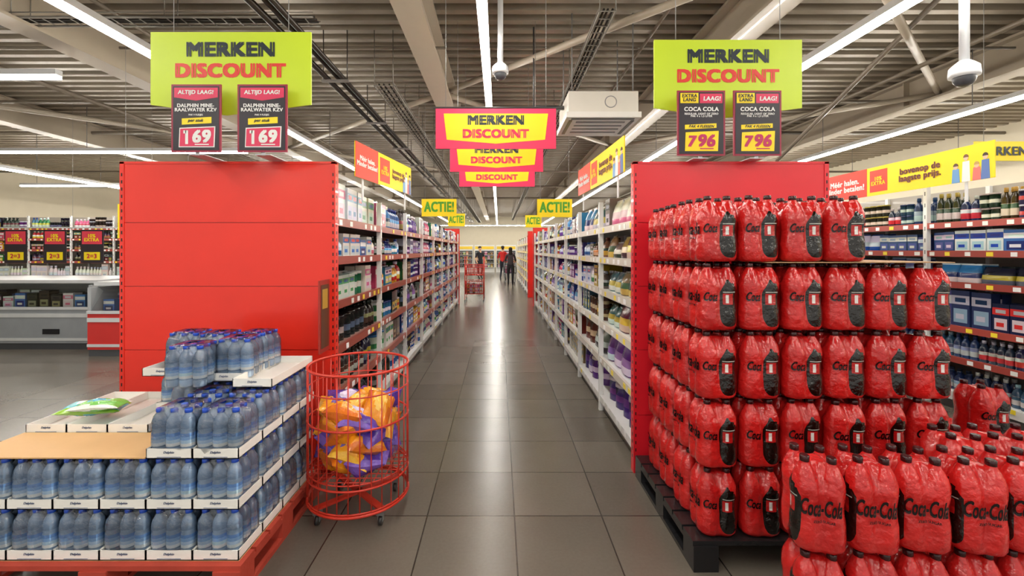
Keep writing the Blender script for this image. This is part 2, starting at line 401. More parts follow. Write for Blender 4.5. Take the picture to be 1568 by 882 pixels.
def endpanel(parent,x0,x1,y,ztop,face=-1,col=(228,44,34),th=.04):
    mb=MB(); c=C(*col); cd=C(int(col[0]*.8),int(col[1]*.6),int(col[2]*.6))
    zs=[.02,.40,.85,1.29,1.73,ztop]
    for a,b in zip(zs[:-1],zs[1:]):
        mb.box(x0+.02,x1-.02,y+.004,y+th,a+.0025,b-.0025,c)
    mb.box(x0+.02,x1-.02,y+.012,y+th-.002,0,ztop,cd)
    for x in(x0,x1-.03):
        mb.box(x,x+.03,y,y+.06,0,ztop+.01,c)
        for z in np.arange(.1,ztop-.05,.05):
            mb.box(x+.011,x+.019,y-.002,y+.001,z,z+.022,C(60,15,12))
            xx=(x1 if x>x0 else x0); mb.box(xx-.001,xx+.001,y+.02,y+.035,z,z+.022,C(60,15,12))
    mb.box(x0,x1,y,y+th,ztop-.004,ztop+.012,c)
    mb.build('end_panel',[M_PAINT],parent)
LV=[.15,.50,.83,1.16,1.48,1.76]
g=empty('stocked_store_shelf')
def thL(i,l):
    if i==0: return [['dark'],['dark'],['dark'],['white','mix'],['blue','white'],['blue','white']][l]
    if i==1: return [['dark','blue'],['white','dark'],['purple','mix','dark'],['mix'],['dark','blue'],['blue','mix']][l]
    return ['mix','dark','purple','blue','mix'] if l>1 else ['mix','white','blue']
def kdL(i,l):
    if i==0: return [['bot'],['bot'],['bot','can'],['box','can'],['box','bot'],['box']][l]
    return random.choice([['bot','trig'],['bot','box'],['box','can'],['trig','bot','pouch']])
run(g,9.6,8,LV,2.0,.68,(150,64,50),(-1.16,3.18,0),math.pi/2,thL,kdL,tagd=.35,shelfc=(150,120,110))
run(g,9.6,8,LV,2.0,.68,(190,185,180),(-2.60,12.78,0),-math.pi/2,lambda i,l:['mix','white'],lambda i,l:['box','pouch'],rows=1)
endpanel(g,-2.62,-1.13,3.08,2.14,col=(235,50,34)); endpanel(g,-2.62,-1.13,12.80,2.14)
mb=MB(); mb.box(-1.175,-1.165,2.90,3.07,.86,1.34,C(165,50,40)); mb.box(-1.164,-1.163,2.92,3.05,.89,1.31,C(95,60,40)); mb.box(-1.1645,-1.1625,2.94,3.03,1.15,1.28,C(190,150,60))
mb.build('aisle_info_panel',[M_SIGN],g)
g=empty('stocked_store_shelf')
def thR(i,l):
    if i==0: return [['purple'],['purple'],['purple','bag'],['bag','white'],['bag'],['white','bag']][l]
    if i==1: return [['purple'],['bag','purple'],['bag'],['bag','white'],['blue','bag'],['blue','bag']][l]
    return ['mix','bag','purple','blue'] if l>1 else ['bag','mix']
def kdR(i,l):
    if i==0: return [['tub'],['tub','pouch'],['pouch'],['pouch'],['pouch'],['pouch','box']][l]
    if i==1 and l<2: return ['tub','pouch']
    return random.choice([['pouch'],['pouch','box'],['box','can'],['bot','box']])
run(g,9.0,8,[.15,.51,.85,1.16,1.46,1.74],2.0,.62,(226,224,220),(2.25,3.18,0),math.pi/2,lambda i,l:['mix','bluepack'],lambda i,l:['box','bot'],rows=1)
def flip(f,nb=8): return lambda i,l:f(nb-1-i,l)
run(g,9.0,8,[.15,.51,.85,1.16,1.46,1.74],2.0,.62,(214,206,196),(.97,12.18,0),-math.pi/2,flip(thR),flip(kdR),tagd=.6)
endpanel(g,.93,2.28,3.08,2.14,col=(222,30,44)); endpanel(g,.93,2.28,12.2,2.14)
g=empty('stocked_store_shelf')
run(g,9.0,7,LV,2.0,.62,(235,200,60),(.97,23.5,0),-math.pi/2,lambda i,l:['mix','bag'],lambda i,l:['box','bot','pouch'],rows=1)
endpanel(g,.93,2.25,14.4,2.14)
g=empty('stocked_store_shelf')
def thX(i,l): return [['bluepack'],['bluepack'],['bluepack','blue','dark'],['bluepack','blue'],['beer','beer','bluepack']][l]
def kdX(i,l): return [['bot'],['box','bot'],['pouch'],['pouch','box'],['bot','can']][l]
run(g,12.0,10,[.17,.50,.80,1.22,1.52,1.80],2.2,.7,(165,70,60),(4.4,14.2,0),-math.pi/2,lambda i,l:thX(i,max(0,l-1)),lambda i,l:kdX(i,max(0,l-1)),rows=2,gap_w=(.07,.09))
g=empty('stocked_store_shelf')
run(g,10.8,9,[.15,.72,1.22,1.55,1.85,2.15],2.5,.6,(170,80,70),(-16.8,12.5,0),0,lambda i,l:[['milk'],['milk'],['mix','dark'],['mix','beer'],['beer','mix'],['mix','dark']][l],lambda i,l:['bot','box'] if l<2 else ['bot','can','box'],rows=1)
g=empty('stocked_store_shelf')
run(g,10.8,9,[.15,.6,1.0,1.4,1.8],2.2,.6,(170,80,70),(-16.0,27,0),0,lambda i,l:['mix','white'],lambda i,l:['bot','can','box'],rows=1)
# ------------------------------------------------------------ soda packs
RINGS=[(0,.080),(.006,.090),(.02,.0965),(.06,.0985),(.10,.0975),(.135,.093),(.165,.0925),(.20,.097),(.225,.0965),(.245,.090),(.262,.079),(.277,.067),(.290,.056),(.298,.046),(.300,.03)]
PN=3.3
def cokeT():
    N=56; rings=RINGS; V=[];F=[];uv=[]; n=PN
    for z,w in rings:
        for i in range(N):
            t=2*math.pi*(i+.5)/N; c,s=math.cos(t),math.sin(t); r=w/((abs(c)**n+abs(s)**n)**(1/n)); x,y=r*c,r*s
            gd=.17 if z>.02 else .08
            if z>.24: gd=.30
            if abs(y)>abs(x): y*=1-gd*math.exp(-(x/.02)**2)
            else: x*=1-gd*math.exp(-(y/.02)**2)
            V.append([x,y,z])
    for k in range(len(rings)-1):
        for i in range(N):
            f=(k*N+i,k*N+(i+1)%N,(k+1)*N+(i+1)%N,(k+1)*N+i); F.append(f)
            cx=sum(V[j][0] for j in f)/4; cy=sum(V[j][1] for j in f)/4
            side=abs(cx)>abs(cy)*1.12
            for j in f: uv.append([(V[j][0]*(1 if cy<0 else -1)/.098+1)/2+(3 if side else 0),V[j][2]/.33])
    F.append(tuple(range((len(rings)-1)*N,len(rings)*N))); uv+=[[3,0]]*N
    F.append(tuple(range(N))[::-1]); uv+=[[3,0]]*N
    col=[(1,1,1)]*len(F); mat=[0]*len(F); sm=[True]*len(F)
    m=12
    prof=[(.046,.215),(.0445,.24),(.038,.262),(.026,.286),(.0165,.302),(.0165,.304),(.0175,.305),(.0175,.322),(.015,.325)]
    for px in(-.047,.047):
        for py in(-.047,.047):
            o=len(V)
            for r,z in prof:
                for i in range(m):
                    t=2*math.pi*i/m; V.append([px+r*math.cos(t),py+r*math.sin(t),z])
            for k in range(len(prof)-1):
                for i in range(m):
                    F.append((o+k*m+i,o+k*m+(i+1)%m,o+(k+1)*m+(i+1)%m,o+(k+1)*m+i)); uv+=[[3,0]]*4
                    cap=k>=5; col.append(C(52,12,14)); mat.append(1 if cap else 0); sm.append(True)
            F.append(tuple(o+(len(prof)-1)*m+i for i in range(m))); uv+=[[3,0]]*m; col.append(C(45,12,14)); mat.append(1); sm.append(False)
    return dict(V=np.array(V),F=F,col=col,mat=mat,sm=sm,uv=np.array(uv),slot=[0]*len(F))
T_COKE=cokeT()
def decal(body,cx,cz,w,shear,side,bold=.01,h=None):
    V,F=textgeo(body,shear,bold); lo=V.min(0);hi=V.max(0);sz=hi-lo; k=w/sz[0]; kz=k if h is None else h/sz[1]
    P=np.zeros((len(V),3)); x=(V[:,0]-lo[0]-sz[0]/2)*k+cx; z=(V[:,1]-lo[1]-sz[1]/2)*kz+cz
    wz=np.interp(z,[a for a,b in RINGS],[b for a,b in RINGS])
    xx=np.clip(np.abs(x)/wz,0,.98)
    y=-wz*(1-xx**PN)**(1/PN)*(1-.10*np.exp(-(x/.017)**2))-.0065-V[:,2]*.0003
    P[:,0]=x;P[:,1]=y;P[:,2]=z
    if side: P=np.stack([P[:,1],-P[:,0],P[:,2]],1)
    return P,F
DK=C(18,3,4)
D_side=[decal('Coca-Cola',-.006,.165,.140,.3,True,.035,.060),decal('ZERO SUGAR',0,.118,.075,0,True,.02)]
D_frontL=[decal('Coca',-.050,.165,.058,.3,False,.035,.044)]
def pack(mb,x,y,z,rot,texts=('side',),sx=1):
    jx,jy=random.uniform(-.004,.004),random.uniform(-.006,.006); jr=random.uniform(-.06,.06); sc=(random.uniform(.98,1.02),random.uniform(.98,1.02)*sx,random.uniform(.985,1.01))
    mb.tpl(T_COKE,(x+jx,y+jy,z),sc,rot+jr)
    c,q=math.cos(rot+jr),math.sin(rot+jr); R=np.array([[c,q,0],[-q,c,0],[0,0,1]]); L=[]
    if 'side' in texts: L+=D_side
    if 'front' in texts: L+=D_frontL
    for P,F in L: mb.add((P*np.array(sc))@R+np.array([x+jx,y+jy,z]),F,DK,1)
def pallet(parent,x0,x1,y0,y1,col,mat):
    mb=MB(); c=C(*col); h=.145
    nb=7; w=(x1-x0)
    for i in range(nb):
        a=y0+(y1-y0)*i/nb; mb.box(x0,x1,a+.008,a+(y1-y0)/nb-.008,h-.022,h,c)
    for xx in(x0,(x0+x1)/2-.06,x1-.12):
        mb.box(xx,xx+.12,y0,y1,h-.044,h-.022,c); mb.box(xx,xx+.12,y0,y1,0,.022,c)
        for yy in(y0,(y0+y1)/2-.06,y1-.12): mb.box(xx,xx+.12,yy,yy+.12,.022,h-.044,c)
    mb.build('pallet',[mat],parent)
g=empty('soda_bottle_pallet_display')
pallet(g,.93,2.24,2.13,3.04,(34,34,36),M_PLAST)
mb=MB(); ph=.334; pw=.208
for l in range(5):
    z=.148+l*ph
    for i in range(6):
        for j in range(4):
            if l==4 and i>3: continue
            if 0<i<5 and j in(1,2) and l<3: continue
            tx=[]
            if i==0: tx.append('side')
            if j==0: tx.append('front')
            pack(mb,1.075+i*pw,2.25+j*pw,z,0,tx)
mb.build('soda_packs',[M_COKE,M_PLAST],g,uv=True)
mb=MB()
mb.box(1.30,2.21,2.16,2.98,.148+4*ph-.006,.148+4*ph-.002,C(176,140,100))
mb.build('cardboard_sheets',[M_CARD],g)
g=empty('soda_bottle_pallet_display')
pallet(g,1.03,2.8,1.44,1.84,(34,34,36),M_PLAST)
mb=MB()
for l in range(2):
    for i in range(9):
        pack(mb,1.145+i*.184,1.63,.148+l*ph,math.pi/2-.22,('side',),.88)
        if i>3 and i<8: pack(mb,1.15+i*.184,1.86,.148+l*ph-.01,math.pi/2-.1,('side',),.92)
mb.build('soda_packs',[M_COKE,M_PLAST],g,uv=True)
g=empty('soda_bottle_pallet_display')
pallet(g,2.5,3.3,2.3,3.1,(34,34,36),M_PLAST)
mb=MB()
for l in range(2):
    for i in range(2 if l==0 else 1):
        for j in range(3 if l==0 else 1): pack(mb,2.70+i*.21,2.5+j*.21,.148+l*ph+(.0),0,('front',))
mb.build('soda_packs',[M_COKE,M_PLAST],g,uv=True)
# ------------------------------------------------------------ water
prof=[(.024,0),(.032,.006),(.033,.03),(.031,.038),(.033,.046),(.0335,.060),(.0335,.075),(.0335,.09),(.0335,.105),(.030,.115),(.033,.125),(.0325,.145),(.028,.165),(.018,.182),(.0135,.19),(.0135,.192),(.016,.193),(.016,.208),(.014,.210)]
T_W=lathe_t(prof,[0,1,1,0,2,3,4,5,0,0,6,6,6,6,6,7,7,7],12)
WC=[C(140,165,192),C(178,202,226),C(238,245,250),C(190,216,240),C(140,182,226),C(105,150,208),C(118,142,170),C(35,80,195)]
def wjit():
    k=random.uniform(.75,1.35); return [tuple(min(1,v*k) for v in c) for c in WC[:7]]+[WC[7]]
def filmT():
    V=[];F=[];N=32;rings=[(0.004,.099),(.05,.1015),(.12,.101),(.15,.1),(.175,.094),(.195,.082),(.214,.074),(.216,.03)]
    for z,w in rings:
        for i in range(N):
            t=2*math.pi*(i+.5)/N; c,s=math.cos(t),math.sin(t); n=7; r=w/((abs(c)**n+abs(s)**n)**(1/n)); x,y=r*c,r*s
            V.append([x,y,z])
    for k in range(len(rings)-1):
        for i in range(N): F.append((k*N+i,k*N+(i+1)%N,(k+1)*N+(i+1)%N,(k+1)*N+i))
    return dict(V=np.array(V),F=F,slot=[0]*len(F),mat=[1]*len(F),sm=[True]*len(F))
T_FILM=filmT()
g=empty('water_bottle_pallet_display')
pallet(g,-2.44,-1.14,1.96,2.86,(178,62,44),M_WOOD)
mb=MB(); tr=MB(); wc=C(240,238,232)
def tray(x0,y0,z,w=.207,d=.2,h=.045):
    t=.004; dd=C(230,226,218)
    tr.box(x0,x0+w,y0,y0+d,z,z+.004,dd)
    tr.box(x0,x0+w,y0,y0+t,z,z+h,wc); tr.box(x0,x0+w,y0+d-t,y0+d,z,z+h,wc)
    tr.box(x0,x0+t,y0,y0+d,z,z+h,wc); tr.box(x0+w-t,x0+w,y0,y0+d,z,z+h,wc)
    tr.text('Dalphin',x0+w/2,z+h*.62,.05,.014,C(60,80,120),y0-.001,0,.3)
    tr.box(x0+.05,x0+w-.05,y0-.0012,y0,z+.006,z+.009,C(120,130,150))
def wpack(x0,y0,z,rot=0,film=True):
    cx,cy=x0+.1035,y0+.1; c,s=math.cos(rot),math.sin(rot)
    for a in range(3):
        for b in range(3):
            ux,uy=(a-1)*.0665,(b-1)*.0645
            mb.tpl(T_W,(cx+ux*c-uy*s,cy+ux*s+uy*c,z+.005+random.uniform(0,.002)),(1,1,1),random.uniform(0,1),wjit())
    if film: mb.tpl(T_FILM,(cx,cy,z+.005),(1,.985,1),rot,[(1,1,1)])
x0=-1.165; lp=.228
for l in range(2):
    for i in range(6):
        for j in range(4):
            X=x0-(i+1)*.209; Y=2.0+j*.205; Z=.148+l*lp
            tray(X,Y,Z)
            if i in(0,5) or j in(0,3) or l==1: wpack(X,Y,Z,0,i==0 or j==0)
Z=.148+2*lp
for i in range(2):
    for j in range(4):
        X=x0-(i+1)*.209; Y=2.0+j*.205; tray(X,Y,Z); wpack(X,Y,Z,random.uniform(-.05,.05))
for i,yy in((2,2.615),(2,2.41),(3,2.615)):
    tray(x0-.209*(i+1),yy,Z); wpack(x0-.209*(i+1),yy,Z)
for i in(4,5): tray(x0-(i+1)*.209,2.28,Z,.207,.53,.045)
tray(x0-4*.209,2.28,Z,.207,.32,.045)
Z4=Z+lp
tray(x0-.835,2.50,Z4,.205,.31); tray(x0-.628,2.50,Z4,.205,.31); tray(x0-.418,2.40,Z4,.205,.41); tray(x0-.21,2.30,Z4,.205,.5)
wpack(x0-.80,2.60,Z4+.004,.04); wpack(x0-.60,2.57,Z4+.004,.06); wpack(x0-.395,2.60,Z4+.004,-.08); wpack(x0-.56,2.27,Z4-.002,.1)
wpack(x0-.40,2.42,Z4+.004,.1)
mb.build('water_bottles',[M_WATER,M_FILM],g)
tr.box(x0-6*.209,x0-2*.209-.005,2.0,2.275,Z,Z+.006,C(214,172,118))
tr.box(x0-6*.209,x0,2.0,2.82,.142,.147,C(206,168,118))
tr.build('cardboard_trays',[M_CARD],g)
def pillow(nx=16,ny=12,seed=0,amp=.08):
    r=np.random.RandomState(seed); V=[];F=[];sl=[]
    ph=r.rand(6)*6
    for s_ in(1,-1):
        for j in range(ny+1):
            for i in range(nx+1):
                u=i/nx*2-1;v=j/ny*2-1
                e=(max(0,1-abs(u)**2.5)*max(0,1-abs(v)**2.5))**.6
                nz=amp*(math.sin(5*u+ph[0]+2*v)+math.sin(7*v+ph[1]-3*u)+.7*math.sin(13*u+ph[2])*math.sin(11*v+ph[3]))
                V.append([u*.5*(1-.06*math.cos(v*1.5)),v*.5*(1-.08*math.cos(u*1.5)),s_*(.5*e*(1+nz))+ .12*math.sin(2*u+ph[4])])
    o=(nx+1)*(ny+1)
    for s_ in range(2):
        for j in range(ny):
            for i in range(nx):
                a=s_*o+j*(nx+1)+i; f=(a,a+1,a+nx+2,a+nx+1); F.append(f if s_==0 else f[::-1])
                uu=(i+.5)/nx-.5; vv=(j+.5)/ny-.5
                sl.append(1 if (uu/.26)**2+(vv/.22)**2<1 else (2 if abs(vv+.15*uu)>.38 else 0))
    return dict(V=np.array(V),F=F,slot=sl,mat=[0]*len(F),sm=[True]*len(F))
PIL=[pillow(seed=i,amp=.15) for i in range(5)]
mb=MB()
mb.tpl(PIL[0],(-2.22,2.44,Z+.07),(.30,.15,.06),.3,[C(90,190,200),C(240,245,240),C(150,200,60)])
mb.tpl(PIL[1],(-2.15,2.40,Z+.10),(.26,.12,.05),.1,[C(120,200,90),C(60,170,200),C(240,245,240)])
mb.build('wet_wipe_packs',[M_WRAP],g)
# ------------------------------------------------------------ wire bin
g=empty('wire_dump_bin',(-.84,2.68,0))
mb=MB(); rc=C(205,52,34); R0=.288
for i in range(30):
    t=2*math.pi*i/30; x,y=R0*math.cos(t),R0*math.sin(t); mb.tube((x,y,.10),(x,y,.86),.0035,rc,0,5)
for z,r in((.86,.008),(.74,.004),(.56,.006),(.24,.006),(.10,.009),(.115,.005)): mb.ring((0,0,z),R0,r,rc,0,40,6)
for i in range(-5,6):
    x=i*.05; h=math.sqrt(R0**2-x*x); mb.tube((x,-h,.27),(x,h,.27),.003,rc,0,5); mb.tube((-h,x,.272),(h,x,.272),.003,rc,0,5)
mb.ring((0,0,.27),R0-.004,.004,rc,0,40,6)
for a in(math.pi/4,-math.pi/4):
    c,s=math.cos(a),math.sin(a); Rm=np.array([[c,-s,0],[s,c,0],[0,0,1]]); mb.box(-.28,.28,-.02,.02,.088,.1,rc,0,Rm)
for i in range(4):
    a=math.pi/4+i*math.pi/2; x,y=.25*math.cos(a),.25*math.sin(a)
    mb.box(x-.02,x+.02,y-.02,y+.02,.06,.09,C(110,110,110)); 
    for s_ in(-1,1): mb.box(x+s_*.013-.002,x+s_*.013+.002,y-.012,y+.018,.022,.08,C(120,120,120))
    mb.tube((x-.01,y,.027),(x+.01,y,.027),.027,C(40,38,38),0,14)
mb.build('wire_frame',[M_PAINT],g)
mb=MB()
orange=[C(242,158,28),C(250,205,90),C(225,120,30)]; pur=[C(88,60,165),C(215,205,235),C(120,90,190)]; mixd=[C(245,170,40),C(100,60,150),C(245,190,60)]
for lay in range(6):
    z=.33+lay*.055
    for i in range(7):
        a=i*2*math.pi/6+lay*.5+random.uniform(-.2,.2); rr=.15 if i<6 else 0
        E=np.array(Euler((random.uniform(-.6,.6),random.uniform(-.6,.6),a+math.pi/2+random.uniform(-.5,.5))).to_matrix())
        isp=random.random()<(.6 if lay<3 else .22)
        mb.tpl(PIL[random.randint(0,4)],(rr*math.cos(a),rr*math.sin(a),z+random.uniform(-.01,.02)),(.23,.17,.115),0,pur if isp else random.choice([orange,mixd]),E)
mb.build('snack_bags',[M_WRAP],g)
# ------------------------------------------------------------ signs
LIME=C(198,222,46);NAVY=C(26,38,48);DRED=C(222,58,48);YEL=C(250,222,20)
def wires(mb,xs,z,y=0): 
    for x in xs: mb.tube((x,y,z),(x,y,4.49),.003,C(150,150,150),0,4)
def poly(mb,pts,y0,y1,col):
    n=len(pts); V=[[p[0],y0,p[1]] for p in pts]+[[p[0],y1,p[1]] for p in pts]
    F=[tuple(range(n)),tuple(range(n,2*n))[::-1]]+[(i,i+n,(i+1)%n+n,(i+1)%n) for i in range(n)]
    mb.add(V,F,col)
def limesign(x0,x1,z0,z1,y):
    mb=MB(); w=x1-x0; cx=(x0+x1)/2
    poly(mb,[(x0,z0),(x0+.47*w,z0-.07),(x1,z0),(x1,z1),(x0,z1)],y-.005,y+.005,LIME)
    H=z1-z0
    mb.text('MERKEN',cx,z1-H*.24,w*.55,H*.20,NAVY,y-.007,0,0,.065,False)
    mb.text('DISCOUNT',cx,z1-H*.53,w*.69,H*.20,DRED,y-.007,0,0,.065,False)
    wires(mb,(x0+.15,x1-.15),z1,y)
    mb.build('hanging_discount_sign',[M_SIGN])
limesign(-2.30,-1.24,2.50,2.98,2.95); limesign(1.07,2.09,2.52,2.99,3.08)
def poster(cx,z0,y,kind,w=.32,h=.435):
    mb=MB(); x0=cx-w/2;x1=cx+w/2;Y=y-.006
    mb.box(x0,x1,y-.004,y+.004,z0,z0+h,C(150,32,60)); mb.box(x0+.012,x1-.012,Y,Y+.001,z0+.012,z0+h-.012,C(36,30,40))
    T=z0+h
    if kind=='w':
        mb.box(x0+.02,x1-.02,Y-.001,Y,T-.085,T-.022,C(222,50,92)); poly(mb,[(x0+.02,T-.084),(cx,T-.105),(x1-.02,T-.084)],Y-.001,Y,C(222,50,92))
        mb.text('ALTIJD LAAG!',cx,T-.055,w*.8,.034,WHITE,Y-.003,0,.1,.04)
        mb.text('DALPHIN MINE-\nRAALWATER KZV',cx,T-.15,w*.84,.075,WHITE,Y-.002,0,0,.04)
        mb.text('PAK 9 FLESJES',cx,T-.198,w*.4,.014,WHITE,Y-.002,0,0,.02)
        poly(mb,[(cx-.09,z0+.175),(cx+.1,z0+.185),(cx+.1,z0+.225),(cx-.09,z0+.215)],Y-.002,Y-.001,YEL)
        mb.text('per stuk',cx,z0+.2,.12,.026,NAVY,Y-.003,0,.3,.03)
        poly(mb,[(cx-.11,z0+.03),(cx+.12,z0+.03),(cx+.125,z0+.165),(cx-.105,z0+.155)],Y-.002,Y-.001,WHITE)
        poly(mb,[(cx-.104,z0+.036),(cx+.113,z0+.036),(cx+.118,z0+.158),(cx-.099,z0+.149)],Y-.003,Y-.002,C(222,50,92))
        mb.box(cx-.066,cx-.048,Y-.005,Y-.004,z0+.05,z0+.138,WHITE); mb.box(cx-.078,cx-.06,Y-.005,Y-.004,z0+.118,z0+.138,WHITE)
        mb.text('69',cx+.04,z0+.1,.13,.085,WHITE,Y-.005,0,.1,.05); mb.box(cx-.005,cx+.085,Y-.005,Y-.004,z0+.044,z0+.051,WHITE)
    else:
        mb.box(x0+.15,x1-.02,Y-.001,Y,T-.085,T-.022,C(222,50,92)); mb.text('LAAG!',cx+.07,T-.055,w*.36,.035,WHITE,Y-.003,0,.1,.04)
        mb.box(x0+.02,x0+.14,Y-.002,Y-.001,T-.085,T-.018,YEL); mb.text('EXTRA\nLANG',x0+.08,T-.05,.1,.05,NAVY,Y-.004,0,.1,.03)
        mb.text('COCA COLA',cx,T-.125,w*.72,.032,WHITE,Y-.002,0,0,.04); mb.text('REGULAR, LIGHT OF ZERO\nPAK 4 x 1,5 LITER',cx,T-.165,w*.7,.035,WHITE,Y-.002,0,0,.03)
        poly(mb,[(cx-.11,z0+.175),(cx+.1,z0+.185),(cx+.1,z0+.215),(cx-.11,z0+.205)],Y-.002,Y-.001,YEL); mb.text('PAK 4 FLESSEN',cx,z0+.195,.17,.02,NAVY,Y-.003,0,.3,.03)
        poly(mb,[(cx-.11,z0+.03),(cx+.11,z0+.03),(cx+.115,z0+.165),(cx-.105,z0+.155)],Y-.002,Y-.001,YEL)
        mb.text('7',cx-.06,z0+.095,.06,.1,C(190,30,90),Y-.004,0,.15,.05); mb.text('96',cx+.035,z0+.1,.12,.085,C(190,30,90),Y-.004,0,.15,.05); mb.box(cx-.01,cx+.08,Y-.004,Y-.003,z0+.043,z0+.050,C(190,30,90))
    d=3.12-y
    mb.box(cx-.012,cx+.012,y+.006,y+.012,z0-.02,z0+.25,C(190,195,200))
    mb.box(cx-.05,cx+.05,y,y+d,z0-.018,z0-.012,C(190,195,200))
    mb.build('price_poster',[M_SIGN])
poster(-1.945,2.17,2.87,'w'); poster(-1.52,2.17,2.87,'w'); poster(1.35,2.17,2.98,'c'); poster(1.725,2.17,2.98,'c')
def pinksign(y,cx=-.03):
    mb=MB(); w=1.2
    mb.box(cx-w/2,cx+w/2,y-.006,y+.006,2.55,2.95,C(234,52,98)); Y=y-.008
    poly(mb,[(cx-.52,2.90),(cx-.49,2.64),(cx,2.60),(cx+.49,2.64),(cx+.52,2.90)],Y,Y+.001,YEL)
    mb.text('MERKEN',cx,2.835,.56,.095,NAVY,Y-.002,0,0,.065,False); mb.text('DISCOUNT',cx,2.70,.66,.09,C(222,40,80),Y-.002,0,0,.065,False)
    mb.tube((cx-w/2-.02,y,2.96),(cx+w/2+.02,y,2.96),.01,C(60,60,60)); wires(mb,(cx-.5,cx+.5),2.96,y)
    mb.build('hanging_aisle_sign',[M_SIGN])
pinksign(4.45); pinksign(5.75); pinksign(7.1)
def banner(p0,p1,z0,z1,name='promotional_banner',foot=1.95):
    dx,dy=p1[0]-p0[0],p1[1]-p0[1]; L=math.hypot(dx,dy); rot=math.atan2(dy,dx); mb=MB(); H=z1-z0
    mb.box(0,L,-.004,.004,0,H,YEL); k=.34*L
    mb.box(0,k,-.006,-.003,0,H,C(225,62,44)); 
    mb.text('Méér halen.\nMinder betalen!',k/2,H*.5,k*.9,H*.55,WHITE,-.008,0,0,.04)
    mb.box(k+.04,k+.04+H*.75,-.006,-.004,H*.12,H*.88,C(225,62,44)); mb.text('10%\nEXTRA',k+.04+H*.375,H*.5,H*.6,H*.6,YEL,-.008,0,0,.04)
    mb.text('bovenop de\nlaagste prijs.',k+H*.85+.04+(L-k-H*.85)*.32,H*.5,(L-k-H)*.58,H*.5,C(110,40,40),-.008,0,0,.04)
    for (u,hh,c,hc) in [(.84,.5,(110,160,210),(90,60,40)),(.885,.72,(235,235,235),(120,80,50)),(.93,.45,(230,120,110),(200,160,90)),(.965,.66,(90,120,180),(60,40,30))]:
        uu=L*u; b=H*hh; poly(mb,[(uu-.035,.0),(uu+.035,.0),(uu+.028,b*.8),(uu-.028,b*.8)],-.0065,-.004,C(*c))
        n=10; poly(mb,[(uu+.02*math.cos(t*2*math.pi/n),b*.93+.024*math.sin(t*2*math.pi/n)) for t in range(n)],-.007,-.004,C(235,190,160)); poly(mb,[(uu+.022*math.cos(t*math.pi/6),b*.95+.027*math.sin(t*math.pi/6)) for t in range(7)],-.0075,-.004,C(*hc))
    for u in(.12,.88): mb.box(L*u-.012,L*u+.012,.004,.012,foot-z0,H*.4,C(225,225,225)); 
    mb.build(name,[M_SIGN],None,(p0[0],p0[1],z0),rot)
banner((-1.13,3.5),(-.93,4.7),2.12,2.40); banner((.86,4.8),(.93,3.3),2.12,2.39)
banner((4.02,5.5),(3.95,3.55),2.12,2.42,foot=1.95)
def actie(cx,y,z0,w,h,hang=True):
    mb=MB(); mb.box(cx-w/2,cx+w/2,y-.004,y+.004,z0,z0+h,YEL); mb.text('ACTIE!',cx,z0+h*.55,w*.86,h*.6,C(80,160,40),y-.006,0,0,.05,False)
    if hang: wires(mb,(cx-w*.4,cx+w*.4),z0+h,y)
    mb.build('promotion_sign',[M_SIGN])
actie(-1.1,8.2,2.16,.64,.32); actie(1.05,8.4,2.16,.66,.34); actie(-4.6,6.0,1.70,1.05,.46); actie(-1.0,10.5,2.1,.4,.3);actie(.85,11.,2.1,.4,.3)
mb=MB(); mb.box(4.9,6.2,4.6-.005,4.605,2.46,2.66,YEL); mb.text('MERKEN DISCOUNT',5.55,2.56,1.2,.12,NAVY,4.59,0,0,.04); wires(mb,(5,6.1),2.66,4.6); mb.build('hanging_aisle_sign',[M_SIGN])
mb=MB()
for cx in(-9.74,-8.95,-8.2):
    mb.box(cx-.23,cx+.23,8.99,9.0,1.28,1.95,C(40,30,38)); mb.box(cx-.2,cx+.2,8.985,8.99,1.66,1.92,C(222,60,80)); mb.text('10%\nEXTRA',cx,1.79,.3,.2,YEL,8.98,0,0,.04)
    mb.box(cx-.16,cx+.16,8.985,8.99,1.34,1.5,YEL); mb.text('2=3',cx,1.42,.2,.1,C(200,40,60),8.98,0,0,.04)
mb.tube((-10.3,9.0,1.99),(-6.9,9.0,1.99),.015,C(180,180,180)); wires(mb,(-10.2,-8.6,-7.0),1.99,9.0)
mb.build('hanging_price_posters',[M_SIGN])
# ------------------------------------------------------------ ac + cameras
mb=MB(); c=C(226,222,212)
y0,y1,xa,xb=5.5,6.35,.86,1.72
mb.box(xa,xb,y0,y1,3.24,3.50,c); mb.box(xa-.03,xb+.03,y0-.03,y1+.03,3.17,3.24,C(235,233,228))
for k in range(4): mb.box(xa+.12,xb-.12,y0+.16+k*.16,y0+.20+k*.16,3.162,3.17,C(120,120,118))
mb.box(xa+.04,xb-.04,y0+.02,y0+.06,3.163,3.17,C(60,60,60)); mb.box(xa+.02,xa+.06,y0+.1,y1-.1,3.163,3.17,C(60,60,60)); mb.box(xb-.06,xb-.02,y0+.1,y1-.1,3.163,3.17,C(60,60,60))
mb.ring((1.38,y0-.002,3.37),.07,.006,C(150,150,150),0,24,5,axis=1)
for x in(xa+.05,xb-.05):
    for yy in(y0+.06,y1-.06): mb.tube((x,yy,3.5),(x,yy,4.49),.008,C(130,130,130))
mb.tube((xa,5.9,3.42),(xa-.4,5.9,3.42),.03,C(70,70,70)); mb.tube((xa-.4,5.9,3.42),(xa-.4,5.9,4.49),.012,C(70,70,70))
mb.build('ceiling_air_conditioner',[M_PAINT])
